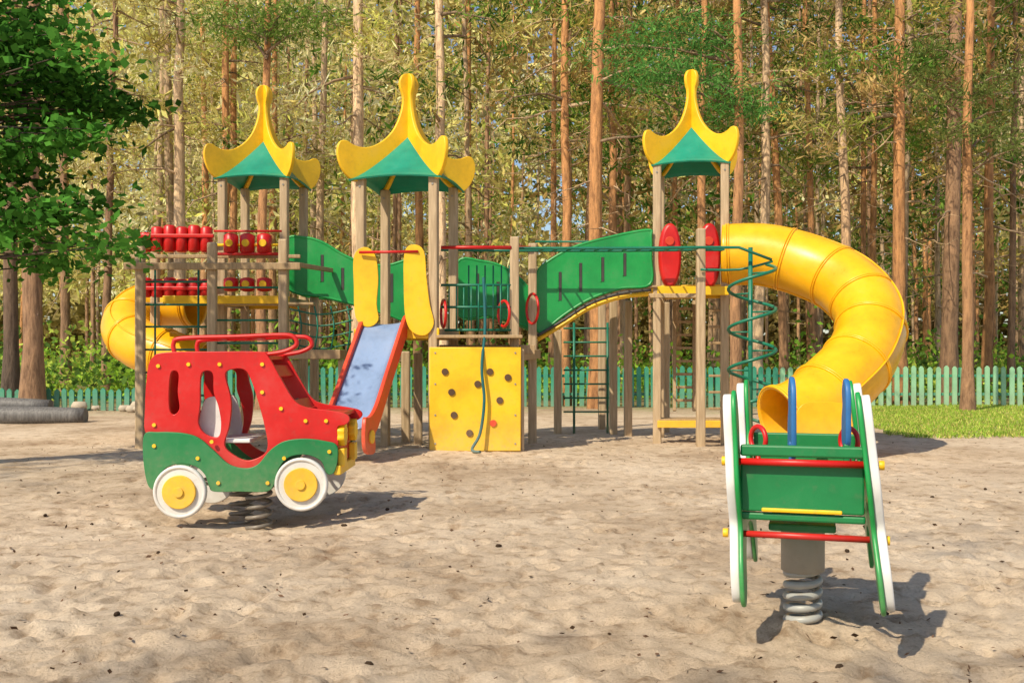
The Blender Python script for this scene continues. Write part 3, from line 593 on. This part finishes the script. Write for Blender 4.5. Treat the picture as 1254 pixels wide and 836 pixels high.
# undergrowth
r_=np.random.default_rng(77); mb=MB()
for i in range(400):
    y=r_.uniform(26,62); x=r_.uniform(-.58,.58)*y; s=x/y
    if -.2<s<.28 and r_.random()<.5: continue
    hgt=r_.uniform(.5,1.9); n=150; C=np.array([x,y,hgt*.5])+r_.normal(size=(n,3))*np.array([.8,.6,hgt*.38]); C[:,2]=np.abs(C[:,2])
    col=np.array([(.34,.58,.06),(.22,.44,.05),(.48,.60,.10),(.13,.24,.05)][r_.integers(4)])
    V,Fc=leaves(C,.19,.12,r_); mb.add(V,Fc,1,np.repeat(col*(.5+.9*r_.random((n,1))),4,0))
mb.obj('undergrowth_bushes',[BARK,LEAF])
# grass
r_=np.random.default_rng(8); mb=MB(); n=70000; y=14.6+10.5*r_.random(n); x=5.6+.12*(y-14)+r_.random(n)**1.2*11
keep=(vnoise(x,y,1.1,21)+.5*vnoise(x,y,.35,22)+.45*np.minimum((x-5.6-.12*(y-14))/1.5,1)+.3*np.clip((y-16)/4,-1,1))>.12; x=x[keep];y=y[keep];n=len(x)
C=np.stack([x,y,gz(x,y)+.03],1); V,Fc=leaves(C,.085,.016,r_,0,np.array([0,0,1.])); col=np.where(r_.random((n,1))<.3,np.array([[.65,.60,.18]]),np.array([[.34,.52,.07]])); mb.add(V,Fc,1,np.repeat(col*(.5+r_.random((n,1))),4,0))
mb.obj('grass',[BARK,LEAF])
# maple at the left
r_=np.random.default_rng(31); mb=MB(); P=add_trunk(mb,-6.6,10.3,.2,8,DK,BRN,r_,0,12)
tips=[]
while len(tips)<150:
    u=r_.uniform(-120,180); v=r_.uniform(-60,330); Y=r_.uniform(9.2,11.3)
    lim=134+36*math.exp(-((v-130)/35)**2)+46*math.exp(-((v-285)/35)**2)-40*math.exp(-((v-215)/25)**2)-45*(v<60)
    if u>lim-14: continue
    if v>300 and u<45 and r_.random()<.5: continue
    if vnoise(np.array([u*1.]),np.array([v*1.]),34,55)[0]<-.17: continue
    tips.append(np.array(S(u,v,Y)))
for q in tips:
    z=np.clip(q[2]-r_.uniform(.2,.9),1.2,7.5); c=np.array([-6.6,10.3,z]); mid=c*.5+q*.5+[0,0,.22]
    V,Fc=tubearr([c,mid,q],[.025,.014,.004],5); mb.add(V,Fc,0,DK)
    n=70; C=q+r_.normal(size=(n,3))*np.array([.22,.22,.07])-np.array([0,0,.02]); V,Fc=leaves(C,.10,.08,r_,.35)
    col=np.array([.08,.24,.035])*r_.uniform(.35,1.5); mb.add(V,Fc,1,np.repeat(col*(.5+.9*r_.random((n,1))),4,0))
mb.obj('maple_tree',[BARK,LEAF])
# unseen pines added behind / beside the viewpoint for dappled shade on the sand
for i,(tx,ty,nb,zmin) in enumerate([(-4.2,-6.2,16,9),(-14.5,-1.0,16,9),(-11.6,-9.0,14,10)]):
    r_=np.random.default_rng(900+i); mb=MB(); P=add_trunk(mb,tx,ty,.11,17,BRN,ORG,r_,0,10)
    add_branches(mb,P,17,r_,nb,zmin,3.4,.9,GREENS,18,(.26,.07),.42)
    mb.obj('pine_tree',[BARK,LEAF])
